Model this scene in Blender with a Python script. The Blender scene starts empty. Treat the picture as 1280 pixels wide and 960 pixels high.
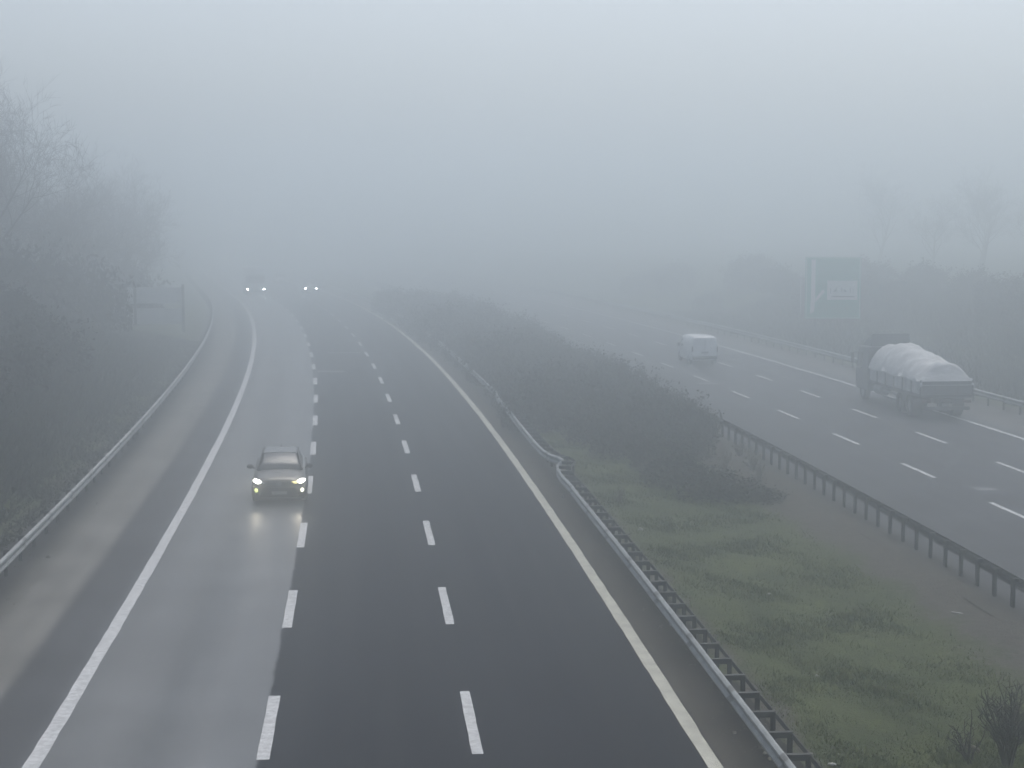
import bpy, bmesh, math, random
import numpy as np
from mathutils import Vector, Matrix

random.seed(7)
rng = np.random.default_rng(7)
R = math.radians
scene = bpy.context.scene
COL = scene.collection

# ------------------------------------------------------------------ camera
cam_d = bpy.data.cameras.new('camera')
cam = bpy.data.objects.new('camera', cam_d)
COL.objects.link(cam)
cam.location = (0, 0, 9.3)
cam.rotation_euler = (R(90 - 5.52), 0, 0)
cam_d.sensor_width = 36
cam_d.lens = 36 * 2100 / 1280
cam_d.clip_start = 0.1
cam_d.clip_end = 5000
scene.camera = cam

# ------------------------------------------------------------------ light
SUN_EL, SUN_AZ = R(66), R(20)
world = bpy.data.worlds.new('World')
scene.world = world
world.use_nodes = True
nt = world.node_tree
nt.nodes.clear()
sky = nt.nodes.new('ShaderNodeTexSky')
sky.sky_type = 'NISHITA'
sky.sun_disc = False
sky.sun_elevation = SUN_EL
sky.sun_rotation = SUN_AZ
sky.air_density = 1.0
sky.dust_density = 4.0
hs = nt.nodes.new('ShaderNodeHueSaturation')
hs.inputs['Saturation'].default_value = 0.72
hs.inputs['Value'].default_value = 1.0
bg = nt.nodes.new('ShaderNodeBackground')
bg.inputs['Strength'].default_value = 0.13
wo = nt.nodes.new('ShaderNodeOutputWorld')
nt.links.new(sky.outputs[0], hs.inputs['Color'])
nt.links.new(hs.outputs[0], bg.inputs['Color'])
nt.links.new(bg.outputs[0], wo.inputs[0])

sun_d = bpy.data.lights.new('sun', 'SUN')
sun_d.energy = 1.0
sun_d.angle = R(40)
sun_d.color = (1.0, 0.98, 0.95)
sun = bpy.data.objects.new('sun', sun_d)
COL.objects.link(sun)
# sun direction: azimuth measured like the sky's sun_rotation
sdir = Vector((math.sin(SUN_AZ) * math.cos(SUN_EL), math.cos(SUN_AZ) * math.cos(SUN_EL), math.sin(SUN_EL)))
sun.rotation_euler = (-sdir).to_track_quat('-Z', 'Y').to_euler()
sun.location = sdir * 60

scene.view_settings.view_transform = 'Standard'
scene.view_settings.look = 'None'
scene.view_settings.exposure = 0.40
scene.view_settings.gamma = 1.0
scene.view_settings.use_curve_mapping = False
cy = scene.cycles
cy.max_bounces = 8
cy.diffuse_bounces = 2
cy.glossy_bounces = 2
cy.volume_bounces = 10
cy.transmission_bounces = 4
cy.use_denoising = True
cy.sample_clamp_indirect = 3.0
cy.caustics_reflective = False
cy.caustics_refractive = False

HAZE_DENSITY = 0.0138
HAZE_COLOR = (0.925, 0.963, 0.978, 1)

# ------------------------------------------------------------------ road axes (metres; x right, y ahead)
def _poly(c, y):
    y1 = min(y, 200.0)
    v = ((c[0] * y1 + c[1]) * y1 + c[2]) * y1 + c[3]
    if y > 200:
        v += (y - 200) * (3 * c[0] * 200 ** 2 + 2 * c[1] * 200 + c[2]) * 1.04
    return v
CM = (-6.6867e-07, -1.297e-04, -7.656e-02, 1.7126)     # dashed line in the left carriageway
CN = (-4.0402e-07, -2.4567e-04, -5.7669e-02, 23.6571)  # dashed line in the right carriageway
def M(y): return _poly(CM, y)
def N(y): return _poly(CN, y)
def off_pt(F, off, y):
    """point at lateral offset off from the axis F, at station y"""
    s = (F(y + .5) - F(y - .5))
    n = math.sqrt(1 + s * s)
    k = 1 + .00045 * max(min(y, 260) - 30, 0)
    return Vector((F(y) + off * k / n, y - s * off * k / n, 0))
def heading(F, y):
    s = (F(y + .5) - F(y - .5))
    return math.atan2(-s, 1)      # rotation about z turning +Y onto the road direction

def sst(t):
    t = max(0., min(1., t)); return t * t * (3 - 2 * t)
def ground_h(x, y):
    a = x - M(y); b = x - N(y)
    h = 0.
    h += (sst((-a - 12.2) / 9.0) * 4.6 + min(max(-a - 21, 0) * .02, 1.)) * (1 - .8 * sst((y - 92) / 36))
    h += sst((b - 15) / 14.0) * 3.2 + min(max(b - 29, 0) * .02, 1.)
    if a > 5.2 and b < -8.6:                      # gentle dish in the median
        t = (a - 5.2) / max((a - 5.2) + (-8.6 - b), .1)
        h -= math.sin(t * math.pi) * .12
    return h

# ------------------------------------------------------------------ materials
def mat(name, color, rough=.7, var=.0, scale=8., metal=0., bump=0., bscale=30., emit=None, estr=0., spec=None, coat=0., detail=6, color2=None):
    m = bpy.data.materials.new(name); m.use_nodes = True
    t = m.node_tree; p = t.nodes['Principled BSDF']
    p.inputs['Base Color'].default_value = (*color, 1)
    p.inputs['Roughness'].default_value = rough
    p.inputs['Metallic'].default_value = metal
    if spec is not None: p.inputs['Specular IOR Level'].default_value = spec
    if coat: p.inputs['Coat Weight'].default_value = coat
    if emit:
        p.inputs['Emission Color'].default_value = (*emit, 1)
        p.inputs['Emission Strength'].default_value = estr
    tc = t.nodes.new('ShaderNodeTexCoord')
    if var or color2:
        n = t.nodes.new('ShaderNodeTexNoise'); n.inputs['Scale'].default_value = scale; n.inputs['Detail'].default_value = detail
        r = t.nodes.new('ShaderNodeValToRGB')
        c2 = color2 or tuple(min(1, c * (1 + var)) for c in color)
        c1 = tuple(c * (1 - var) for c in color) if not color2 else color
        r.color_ramp.elements[0].position = .35; r.color_ramp.elements[0].color = (*c1, 1)
        r.color_ramp.elements[1].position = .65; r.color_ramp.elements[1].color = (*c2, 1)
        t.links.new(tc.outputs['Object'], n.inputs['Vector'])
        t.links.new(n.outputs['Fac'], r.inputs[0]); t.links.new(r.outputs[0], p.inputs['Base Color'])
    if bump:
        n2 = t.nodes.new('ShaderNodeTexNoise'); n2.inputs['Scale'].default_value = bscale; n2.inputs['Detail'].default_value = 5
        b = t.nodes.new('ShaderNodeBump'); b.inputs['Strength'].default_value = bump; b.inputs['Distance'].default_value = .05
        t.links.new(tc.outputs['Object'], n2.inputs['Vector'])
        t.links.new(n2.outputs['Fac'], b.inputs['Height']); t.links.new(b.outputs[0], p.inputs['Normal'])
    return m

def ramp_mat(name, lo, hi, stops, rough_stops, jag=.11, grain=.3, spec=.5):
    """surface whose colour depends on the lateral offset u across the carriageway, with ragged joints"""
    m = bpy.data.materials.new(name); m.use_nodes = True
    t = m.node_tree; p = t.nodes['Principled BSDF']; L = t.links.new
    at = t.nodes.new('ShaderNodeAttribute'); at.attribute_name = 'u'
    tc = t.nodes.new('ShaderNodeTexCoord')
    n = t.nodes.new('ShaderNodeTexNoise'); n.inputs['Scale'].default_value = 1.3; n.inputs['Detail'].default_value = 9; n.inputs['Roughness'].default_value = .65
    L(tc.outputs['Object'], n.inputs['Vector'])
    a = t.nodes.new('ShaderNodeMath'); a.operation = 'MULTIPLY_ADD'
    a.inputs[1].default_value = jag * 2; L(n.outputs['Fac'], a.inputs[0])
    s = t.nodes.new('ShaderNodeMath'); s.operation = 'SUBTRACT'; L(at.outputs['Fac'], s.inputs[0]); s.inputs[1].default_value = jag
    L(s.outputs[0], a.inputs[2])
    mr = t.nodes.new('ShaderNodeMapRange'); mr.inputs[1].default_value = lo; mr.inputs[2].default_value = hi; L(a.outputs[0], mr.inputs[0])
    def ramp(stp):
        r = t.nodes.new('ShaderNodeValToRGB'); e = r.color_ramp.elements
        for i, (pos, c) in enumerate(stp):
            q = (pos - lo) / (hi - lo)
            if i < 2: el = e[i]; el.position = q
            else: el = e.new(q)
            el.color = (*c, 1) if isinstance(c, tuple) else (c, c, c, 1)
        L(mr.outputs[0], r.inputs[0]); return r
    rc = ramp(stops); rr = ramp(rough_stops)
    # aggregate grain, patches and stretched wheel streaks
    g = t.nodes.new('ShaderNodeTexNoise'); g.inputs['Scale'].default_value = 60; g.inputs['Detail'].default_value = 4
    L(tc.outputs['Object'], g.inputs['Vector'])
    pa = t.nodes.new('ShaderNodeTexNoise'); pa.inputs['Scale'].default_value = .35; pa.inputs['Detail'].default_value = 8
    L(tc.outputs['Object'], pa.inputs['Vector'])
    cx = t.nodes.new('ShaderNodeCombineXYZ'); L(at.outputs['Fac'], cx.inputs[0])
    sp = t.nodes.new('ShaderNodeSeparateXYZ'); L(tc.outputs['Object'], sp.inputs[0])
    ml = t.nodes.new('ShaderNodeMath'); ml.operation = 'MULTIPLY'; ml.inputs[1].default_value = .02; L(sp.outputs[1], ml.inputs[0]); L(ml.outputs[0], cx.inputs[1])
    st = t.nodes.new('ShaderNodeTexNoise'); st.inputs['Scale'].default_value = 1.7; st.inputs['Detail'].default_value = 5; L(cx.outputs[0], st.inputs['Vector'])
    def scaled(node, amt):
        q = t.nodes.new('ShaderNodeMapRange'); q.inputs[1].default_value = .3; q.inputs[2].default_value = .7
        q.inputs[3].default_value = 1 - amt; q.inputs[4].default_value = 1 + amt; L(node.outputs['Fac'], q.inputs[0]); return q
    x = scaled(g, grain); y = scaled(pa, .22); z = scaled(st, .16)
    m1 = t.nodes.new('ShaderNodeMath'); m1.operation = 'MULTIPLY'; L(x.outputs[0], m1.inputs[0]); L(y.outputs[0], m1.inputs[1])
    m2 = t.nodes.new('ShaderNodeMath'); m2.operation = 'MULTIPLY'; L(m1.outputs[0], m2.inputs[0]); L(z.outputs[0], m2.inputs[1])
    vm = t.nodes.new('ShaderNodeVectorMath'); vm.operation = 'SCALE'; L(rc.outputs[0], vm.inputs[0]); L(m2.outputs[0], vm.inputs['Scale'])
    L(vm.outputs[0], p.inputs['Base Color'])
    rm = t.nodes.new('ShaderNodeMath'); rm.operation = 'MULTIPLY'; L(rr.outputs[0], rm.inputs[0]); L(z.outputs[0], rm.inputs[1])
    L(rm.outputs[0], p.inputs['Roughness'])
    if isinstance(spec, list): L(ramp(spec).outputs[0], p.inputs['Specular IOR Level'])
    else: p.inputs['Specular IOR Level'].default_value = spec
    b = t.nodes.new('ShaderNodeBump'); b.inputs['Strength'].default_value = .25; b.inputs['Distance'].default_value = .01
    L(g.outputs['Fac'], b.inputs['Height']); L(b.outputs[0], p.inputs['Normal'])
    return m

MT = {}
MT['road_left'] = ramp_mat('left_carriageway', -13, 7, [
    (-12.9, (.030, .031, .030)), (-11.0, (.036, .036, .037)), (-10.7, (.085, .085, .078)), (-10.2, (.150, .148, .138)),
    (-9.2, (.155, .153, .143)), (-8.95, (.060, .062, .066)), (-7.9, (.055, .058, .063)), (-7.6, (.075, .08, .084)),
    (-6.65, (.105, .11, .113)), (-5.7, (.066, .071, .075)), (-4.75, (.105, .11, .114)), (-3.86, (.078, .083, .087)), (-3.84, (.013, .015, .019)),
    (3.9, (.014, .016, .020)), (4.25, (.065, .062, .054)), (4.62, (.062, .058, .050)), (4.95, (.020, .020, .019)), (6.9, (.020, .020, .018))],
    [(-12.9, .95), (-9.0, .95), (-7.7, .6), (-3.86, .42), (-3.84, .62), (3.9, .62), (4.3, .9), (6.9, .95)],
    spec=[(-12.9, .05), (-8.0, .08), (-7.6, .35), (-3.86, .42), (-3.84, .07), (6.9, .04)])
MT['road_right'] = ramp_mat('right_carriageway', -10, 10, [
    (-9.9, (.080, .076, .066)), (-8.9, (.050, .049, .045)), (-8.3, (.052, .055, .060)), (3.7, (.050, .053, .060)), (4.2, (.075, .078, .08)), (5.2, (.13, .13, .125)), (6.6, (.10, .098, .09)), (9.9, (.03, .032, .03))],
    [(-9.9, .95), (-8.3, .6), (3.7, .6), (6.6, .9)], spec=.08)
MT['paint'] = mat('white_road_paint', (.47, .48, .48), .6, var=.22, scale=7, bump=.2)
MT['paint_old'] = mat('worn_cream_road_paint', (.40, .40, .34), .65, var=.16, scale=2.2, bump=.2)
MT['patch'] = mat('pale_road_patch', (.11, .115, .12), .6, var=.2, scale=4)
MT['galv'] = mat('galvanised_steel', (.26, .275, .275), .55, var=.18, scale=3, metal=.35)
MT['galv_dark'] = mat('weathered_backlit_steel', (.022, .024, .026), .7, var=.3, scale=4)  # dark galvanised steel, with the median rail's backlit shade put into its colour
MT['joint'] = mat('dull_steel_joint', (.12, .125, .125), .65, var=.2, scale=4, metal=.2)
MT['dirt_ground'] = mat('dirt', (.075, .070, .060), .95, var=.3, scale=2, bump=.6, bscale=9)

def ground_mat():
    m = bpy.data.materials.new('verge_ground'); m.use_nodes = True
    t = m.node_tree; p = t.nodes['Principled BSDF']; L = t.links.new
    tc = t.nodes.new('ShaderNodeTexCoord')
    d = t.nodes.new('ShaderNodeAttribute'); d.attribute_name = 'dirt'
    def noise(sc, det=8, rough=.6):
        n = t.nodes.new('ShaderNodeTexNoise'); n.inputs['Scale'].default_value = sc; n.inputs['Detail'].default_value = det
        n.inputs['Roughness'].default_value = rough; L(tc.outputs['Object'], n.inputs['Vector']); return n
    n1 = noise(.45); n2 = noise(3.5, 10, .7); n3 = noise(12, 6)
    def ramp(n, a, ca, b, cb):
        r = t.nodes.new('ShaderNodeValToRGB'); e = r.color_ramp.elements
        e[0].position = a; e[0].color = (*ca, 1); e[1].position = b; e[1].color = (*cb, 1); L(n.outputs['Fac'], r.inputs[0]); return r
    g1 = ramp(n1, .35, (.048, .064, .028), .68, (.090, .108, .042))
    g2 = ramp(n2, .35, (.58, .58, .55), .68, (1.2, 1.2, 1.1))
    mx = t.nodes.new('ShaderNodeMix'); mx.data_type = 'RGBA'; mx.blend_type = 'MULTIPLY'; mx.inputs[0].default_value = 1
    L(g1.outputs[0], mx.inputs[6]); L(g2.outputs[0], mx.inputs[7])
    dr = ramp(n2, .3, (.042, .040, .035), .7, (.105, .098, .085))
    ad = t.nodes.new('ShaderNodeMath'); ad.operation = 'ADD'; L(d.outputs['Fac'], ad.inputs[0])
    s = t.nodes.new('ShaderNodeMapRange'); s.inputs[1].default_value = .3; s.inputs[2].default_value = .7; s.inputs[3].default_value = -.55; s.inputs[4].default_value = .55
    mxn = t.nodes.new('ShaderNodeMix'); mxn.inputs[0].default_value = .5; L(n1.outputs['Fac'], mxn.inputs[2]); L(n2.outputs['Fac'], mxn.inputs[3]); L(mxn.outputs[0], s.inputs[0])
    L(s.outputs[0], ad.inputs[1])
    st = t.nodes.new('ShaderNodeMapRange'); st.inputs[1].default_value = .35; st.inputs[2].default_value = .65; L(ad.outputs[0], st.inputs[0])
    m2 = t.nodes.new('ShaderNodeMix'); m2.data_type = 'RGBA'; L(st.outputs[0], m2.inputs[0]); L(mx.outputs[2], m2.inputs[6]); L(dr.outputs[0], m2.inputs[7])
    L(m2.outputs[2], p.inputs['Base Color']); p.inputs['Roughness'].default_value = .95; p.inputs['Specular IOR Level'].default_value = .15
    b = t.nodes.new('ShaderNodeBump'); b.inputs['Strength'].default_value = .9; b.inputs['Distance'].default_value = .08
    L(n3.outputs['Fac'], b.inputs['Height']); L(b.outputs[0], p.inputs['Normal'])
    return m
MT['ground'] = ground_mat()
MT['blade'] = mat('grass_blades', (.065, .095, .040), .8, scale=2.6, color2=(.175, .190, .080), spec=.15, detail=10)
MT['twig'] = mat('dark_twigs', (.026, .024, .021), .9, var=.3, scale=2)
MT['dry_stem'] = mat('dry_stems', (.13, .12, .09), .9, var=.3, scale=2)
MT['bush_leaf'] = mat('dull_evergreen_leaves', (.012, .014, .011), .9, scale=1.2, color2=(.024, .026, .019), spec=.2)
MT['cover'] = mat('rough_dark_growth', (.022, .028, .018), .9, scale=.8, color2=(.042, .050, .030), spec=.1)
MT['bark'] = mat('grey_bark', (.075, .07, .06), .9, var=.3, scale=3)
MT['tree_twig'] = mat('bare_twigs', (.06, .058, .05), .9, var=.2, scale=2)
MT['litter'] = mat('pale_litter', (.36, .36, .33), .6, var=.15, scale=20)
MT['stone'] = mat('pale_stone', (.15, .135, .11), .9, var=.3, scale=9, bump=.5)
# vehicles
MT['car_paint'] = mat('grey_bronze_metallic_paint', (.060, .057, .050), .36, metal=.3, var=.06, scale=5, coat=.5)
MT['dark_glass'] = mat('car_glass', (.03, .034, .038), .22, var=.1, scale=3, spec=.8)
MT['black_plastic'] = mat('black_plastic', (.015, .015, .016), .6, var=.2, scale=8)
MT['tyre'] = mat('tyre_rubber', (.02, .02, .021), .85, var=.2, scale=12)
MT['rim'] = mat('alloy_rim', (.35, .36, .37), .35, metal=.8, var=.1)
MT['chrome'] = mat('chrome', (.45, .46, .47), .2, metal=1., var=.05)
MT['car_trim'] = mat('grey_trim', (.10, .10, .095), .5, var=.1)
MT['sign_mark'] = mat('dark_sign_marks', (.02, .05, .04), .6, var=.1)
MT['plate'] = mat('number_plate_white', (.26, .26, .25), .5, var=.08, scale=20)
MT['lamp_white'] = mat('lit_headlight', (.9, .9, .9), .3, emit=(1., .99, .90), estr=9, var=.01)
MT['lamp_fog'] = mat('lit_fog_lamp', (.9, .9, .5), .3, emit=(.88, 1., .30), estr=1.6, var=.01)
MT['lamp_fogw'] = mat('lit_pale_fog_lamp', (.9, .9, .8), .3, emit=(1., .98, .72), estr=3, var=.01)
MT['lamp_amber'] = mat('lit_indicator', (.9, .8, .4), .3, emit=(1., .86, .38), estr=1.5, var=.01)
MT['lamp_far'] = mat('lit_distant_headlight', (.9, .9, .9), .3, emit=(.95, 1., 1.), estr=110, var=.01)
MT['lamp_farthest'] = mat('lit_farthest_headlight', (.9, .9, .9), .3, emit=(.95, 1., 1.), estr=2200, var=.01)
MT['lens'] = mat('clear_lamp_lens', (.5, .5, .5), .15, var=.05)
MT['tail_red'] = mat('red_tail_lens', (.07, .02, .02), .3, var=.1)
MT['van_white'] = mat('white_van_paint', (.80, .81, .81), .4, var=.06, scale=2, coat=.3)
MT['far_paint'] = mat('pale_grey_paint', (.30, .31, .32), .35, var=.05)
MT['truck_dark'] = mat('dark_truck_cab_paint', (.08, .09, .10), .5, var=.15, scale=2)
MT['truck_frame'] = mat('dirty_chassis_steel', (.045, .047, .05), .8, var=.3, scale=4)
MT['truck_side'] = mat('pale_dusty_side_boards', (.42, .43, .43), .7, var=.25, scale=2)
MT['tailgate'] = mat('dusty_tailgate', (.12, .125, .125), .75, var=.25, scale=2)
MT['tarp'] = mat('off_white_tarpaulin', (.52, .53, .53), .65, var=.15, scale=1.6, bump=1., bscale=2.5)
MT['sign_green'] = mat('green_sign_face', (.09, .46, .33), .6, var=.08, scale=2)
MT['sign_white'] = mat('white_sign_face', (.82, .84, .82), .5, var=.05, scale=2)
MT['sign_back'] = mat('grey_sign_back', (.74, .75, .76), .6, var=.1, scale=2)
MT['steel_post'] = mat('sign_post_steel', (.11, .12, .12), .6, var=.15, scale=4)

# ------------------------------------------------------------------ mesh helper
class MB:
    def __init__(self): self.v = []; self.f = []
    def add(self, vs, fs):
        b = len(self.v); self.v.extend([tuple(p) for p in vs]); self.f.extend([tuple(i + b for i in q) for q in fs]); return self
    def box(self, c, s, rz=0.):
        cx, cy_, cz = c; a, b, d = s[0] / 2, s[1] / 2, s[2] / 2; co, si = math.cos(rz), math.sin(rz)
        vs = [(cx + x * co - y * si, cy_ + x * si + y * co, cz + z) for z in (-d, d) for x, y in ((-a, -b), (a, -b), (a, b), (-a, b))]
        return self.add(vs, [(3, 2, 1, 0), (4, 5, 6, 7), (0, 1, 5, 4), (1, 2, 6, 5), (2, 3, 7, 6), (3, 0, 4, 7)])
    def tube(self, pts, rad, n=6, cap=True):
        pts = [Vector(p) for p in pts]; rings = []
        up = Vector((0, 0, 1))
        for i, p in enumerate(pts):
            d = (pts[min(i + 1, len(pts) - 1)] - pts[max(i - 1, 0)]).normalized()
            a = d.cross(up if abs(d.z) < .9 else Vector((1, 0, 0))).normalized(); b = d.cross(a)
            r = rad[i] if isinstance(rad, (list, tuple)) else rad
            rings.append([p + a * r * math.cos(2 * math.pi * k / n) + b * r * math.sin(2 * math.pi * k / n) for k in range(n)])
        vs = [q for g in rings for q in g]
        fs = [(i * n + k, i * n + (k + 1) % n, (i + 1) * n + (k + 1) % n, (i + 1) * n + k) for i in range(len(pts) - 1) for k in range(n)]
        if cap: fs += [tuple(range(n))[::-1], tuple((len(pts) - 1) * n + k for k in range(n))]
        return self.add(vs, fs)
    def cyl(self, c, r, l, axis='x', n=24):
        d = Vector({'x': (1, 0, 0), 'y': (0, 1, 0), 'z': (0, 0, 1)}[axis]) * l / 2; c = Vector(c)
        return self.tube([c - d, c + d], r, n)
    def loft(self, rings, closed=True, caps=True):
        n = len(rings[0]); vs = [q for g in rings for q in g]; m = n if closed else n - 1
        fs = [(i * n + k, i * n + (k + 1) % n, (i + 1) * n + (k + 1) % n, (i + 1) * n + k) for i in range(len(rings) - 1) for k in range(m)]
        if caps: fs += [tuple(range(n))[::-1], tuple((len(rings) - 1) * n + k for k in range(n))]
        return self.add(vs, fs)
    def disc(self, c, rx, rz, depth=.03, n=16, rot=0.):
        """small lens facing -Y"""
        ring = [(rx * math.cos(a) * math.cos(rot) - rz * math.sin(a) * math.sin(rot), rx * math.cos(a) * math.sin(rot) + rz * math.sin(a) * math.cos(rot)) for a in [2 * math.pi * k / n for k in range(n)]]
        rings = [[(c[0] + x * s, c[1] + dy, c[2] + z * s) for x, z in ring] for s, dy in ((1, depth), (1, 0), (.7, -depth * .5), (.2, -depth * .7))]
        return self.loft(rings)
    def build(self, name, m, parent=None, smooth=False, bevel=0., sub=0):
        me = bpy.data.meshes.new(name); me.from_pydata(self.v, [], self.f); me.materials.append(m)
        if bevel or True:
            bm = bmesh.new(); bm.from_mesh(me); bmesh.ops.recalc_face_normals(bm, faces=bm.faces); bm.to_mesh(me); bm.free()
        if smooth: me.polygons.foreach_set('use_smooth', [True] * len(me.polygons))
        o = bpy.data.objects.new(name, me); COL.objects.link(o)
        if parent is not None: o.parent = parent
        if bevel:
            b = o.modifiers.new('bevel', 'BEVEL'); b.width = bevel; b.segments = 2; b.limit_method = 'ANGLE'; b.angle_limit = R(40)
        if sub:
            s = o.modifiers.new('sub', 'SUBSURF'); s.levels = sub; s.render_levels = sub
        return o

def tag(o, label=None, cat=None, group=None, kind=None):
    if label: o['label'] = label
    if cat: o['category'] = cat
    if group: o['group'] = group
    if kind: o['kind'] = kind
    return o
def empty(name, loc, rz=0.):
    o = bpy.data.objects.new(name, None); COL.objects.link(o); o.location = loc; o.rotation_euler = (0, 0, rz); o.empty_display_size = .3
    return o
def dup(o, parent=None):
    c = o.copy(); COL.objects.link(c)
    if parent is not None: c.parent = parent
    for ch in list(o.children): dup(ch, c)
    return c

# ------------------------------------------------------------------ the ground sheet
def fast_mesh(name, V, F, m, smooth=False):
    me = bpy.data.meshes.new(name)
    V = np.asarray(V, dtype=np.float32); F = np.asarray(F, dtype=np.int32); k = F.shape[1]
    me.vertices.add(len(V)); me.vertices.foreach_set('co', V.ravel())
    me.loops.add(F.size); me.loops.foreach_set('vertex_index', F.ravel())
    me.polygons.add(len(F)); me.polygons.foreach_set('loop_start', np.arange(0, F.size, k, dtype=np.int32))
    me.update(calc_edges=True)
    me.polygons.foreach_set('use_smooth', np.full(len(F), smooth))
    me.materials.append(m)
    return me

def make_ground():
    us = np.concatenate([[-500, -250, -120, -80, -60, -48, -40], np.arange(-34, -11.5, 1.), np.arange(-11.5, 34, .75), [36, 39, 43, 48, 55, 65, 80, 110, 160, 260, 500]])
    ys = np.concatenate([[-80, -40, -15], np.arange(0, 20, 2.5), np.arange(20, 110, .8), np.arange(110, 220, 2.5), np.arange(220, 420, 12), np.arange(430, 1100, 60)])
    V = []; D = []
    for y in ys:
        for u in us:
            x = M(y) + u; b = x - N(y); h = ground_h(x, y)
            road = (-12.4 < u < 5.6) or (-8.75 < b < 7.3)
            h2 = h - (.05 if road else .0)
            if not road: h2 += math.sin(x * 1.7 + y * .9) * .02 + math.sin(x * .6 - y * 1.3) * .03 + .02
            V.append((x, y, h2))
            dirt = 0.
            if 5 < u < 7.0: dirt = max(dirt, 1 - (u - 5.4) / 1.0)
            if b < 0: dirt = max(dirt, 1.2 - (-b - 9.2) / 2.5 + .5 * (sst((y - 48) / 12) * (b > -11.5)))
            if b > 6.5: dirt = max(dirt, 1 - (b - 7) / 2)
            if u < -11: dirt = max(dirt, .9 - (-u - 12) / 1.5)
            D.append(max(0, min(dirt, 1.2)))
    nu = len(us); idx = np.arange(len(ys) * nu).reshape(len(ys), nu)
    F = np.stack([idx[:-1, :-1], idx[:-1, 1:], idx[1:, 1:], idx[1:, :-1]], -1).reshape(-1, 4)
    me = fast_mesh('ground', V, F, MT['ground'], True)
    a = me.attributes.new('dirt', 'FLOAT', 'POINT'); a.data.foreach_set('value', np.array(D, dtype=np.float32))
    o = bpy.data.objects.new('ground', me); COL.objects.link(o)
    tag(o, 'grassy and muddy ground under and beside the motorway', kind='structure')
make_ground()

def strip(name, F, o0, o1, y0, y1, z, m, nu=2, dy=2., zf=None, jag=0., label=None):
    ys = np.arange(y0, y1 + dy * .5, dy); us = np.linspace(o0, o1, nu)
    V = []; U = []
    for y in ys:
        for i, u in enumerate(us):
            uu = u
            if jag and i in (0, nu - 1): uu += random.uniform(-jag, jag)
            p = off_pt(F, uu, float(y)); V.append((p.x, p.y, z if zf is None else z + zf(uu))); U.append(uu)
    idx = np.arange(len(ys) * nu).reshape(len(ys), nu)
    Fc = np.stack([idx[:-1, :-1], idx[:-1, 1:], idx[1:, 1:], idx[1:, :-1]], -1).reshape(-1, 4)
    me = fast_mesh(name, V, Fc, m)
    a = me.attributes.new('u', 'FLOAT', 'POINT'); a.data.foreach_set('value', np.array(U, dtype=np.float32))
    o = bpy.data.objects.new(name, me); COL.objects.link(o)
    return tag(o, label, kind='structure')

strip('road', M, -12.3, 5.55, -60, 900, .02, MT['road_left'], nu=9, zf=lambda u: -.03 if abs(u + 3.4) > 8 else 0, label='left carriageway with pale old lane and dark new asphalt')
strip('road', N, -9.5, 7.5, -60, 900, .02, MT['road_right'], nu=18, zf=lambda u: -.04 if u < -9.3 or u > 7.3 else 0, label='right carriageway beyond the grassy median')

# painted lines: one object per line
def line_obj(F, off, w, y0, y1, m, label):
    strip('edge_line', F, off - w / 2, off + w / 2, y0, y1, .026, m, nu=2, dy=.6, jag=.012, label=label)
line_obj(M, -7.65, .28, -60, 900, MT['paint'], 'solid white line on the left edge of the left carriageway')
line_obj(M, 4.0, .27, -60, 900, MT['paint_old'], 'solid cream line on the median edge of the left carriageway')
line_obj(N, 3.72, .2, -60, 900, MT['paint'], 'solid white line on the outer edge of the right carriageway')

def dash_obj(F, off, w, starts, ln, label, m):
    mb = MB()
    for y in starts:
        k = 7
        L = [off_pt(F, off - w / 2 + random.uniform(-.008, .008), y + ln * i / k) for i in range(k + 1)]
        Rr = [off_pt(F, off + w / 2 + random.uniform(-.008, .008), y + ln * i / k) for i in range(k + 1)]
        vs = [(p.x, p.y, .026) for p in L] + [(p.x, p.y, .026) for p in Rr]
        mb.add(vs, [(i, k + 1 + i, k + 2 + i, i + 1) for i in range(k)])
    o = mb.build('lane_marking', m); tag(o, label, kind='structure')
sL = [28.65 + 9.5 * k + .022 * k * k for k in range(-8, 40)]
sR = [51.75 + 9.1 * k + .03 * k * k for k in range(-12, 40)]
dash_obj(M, 0, .20, sL, 3.95, 'dashed white lane line in the dark asphalt', MT['paint'])
dash_obj(M, -3.73, .22, sL, 3.95, 'dashed white lane line between pale lane and dark asphalt', MT['paint'])
dash_obj(N, -3.72, .17, sR, 3.7, 'dashed white lane line nearer the median', MT['paint'])
dash_obj(N, 0, .17, sR, 3.7, 'dashed white lane line nearer the outer edge', MT['paint'])
def patch(F, o0, o1, y, d, lab):
    mb = MB(); P = [off_pt(F, a, b) for a, b in ((o0, y), (o1, y - .2), (o1, y + d - .2), (o0, y + d))]
    mb.add([(p.x, p.y, .0245) for p in P], [(0, 1, 2, 3)]); tag(mb.build('road_patch', MT['patch']), lab, kind='structure')
patch(M, -3.5, -1.9, 104, 1.1, 'faint pale stripe across the middle lane')
patch(M, -2.6, -.4, 119, .9, 'second faint pale stripe across the middle lane')
patch(N, -3.2, -2.5, 58, .6, 'small pale patch on the right carriageway')
patch(N, -4.6, -3.5, 96.4, 1.0, 'pale patch beside a lane dash on the right carriageway')

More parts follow.
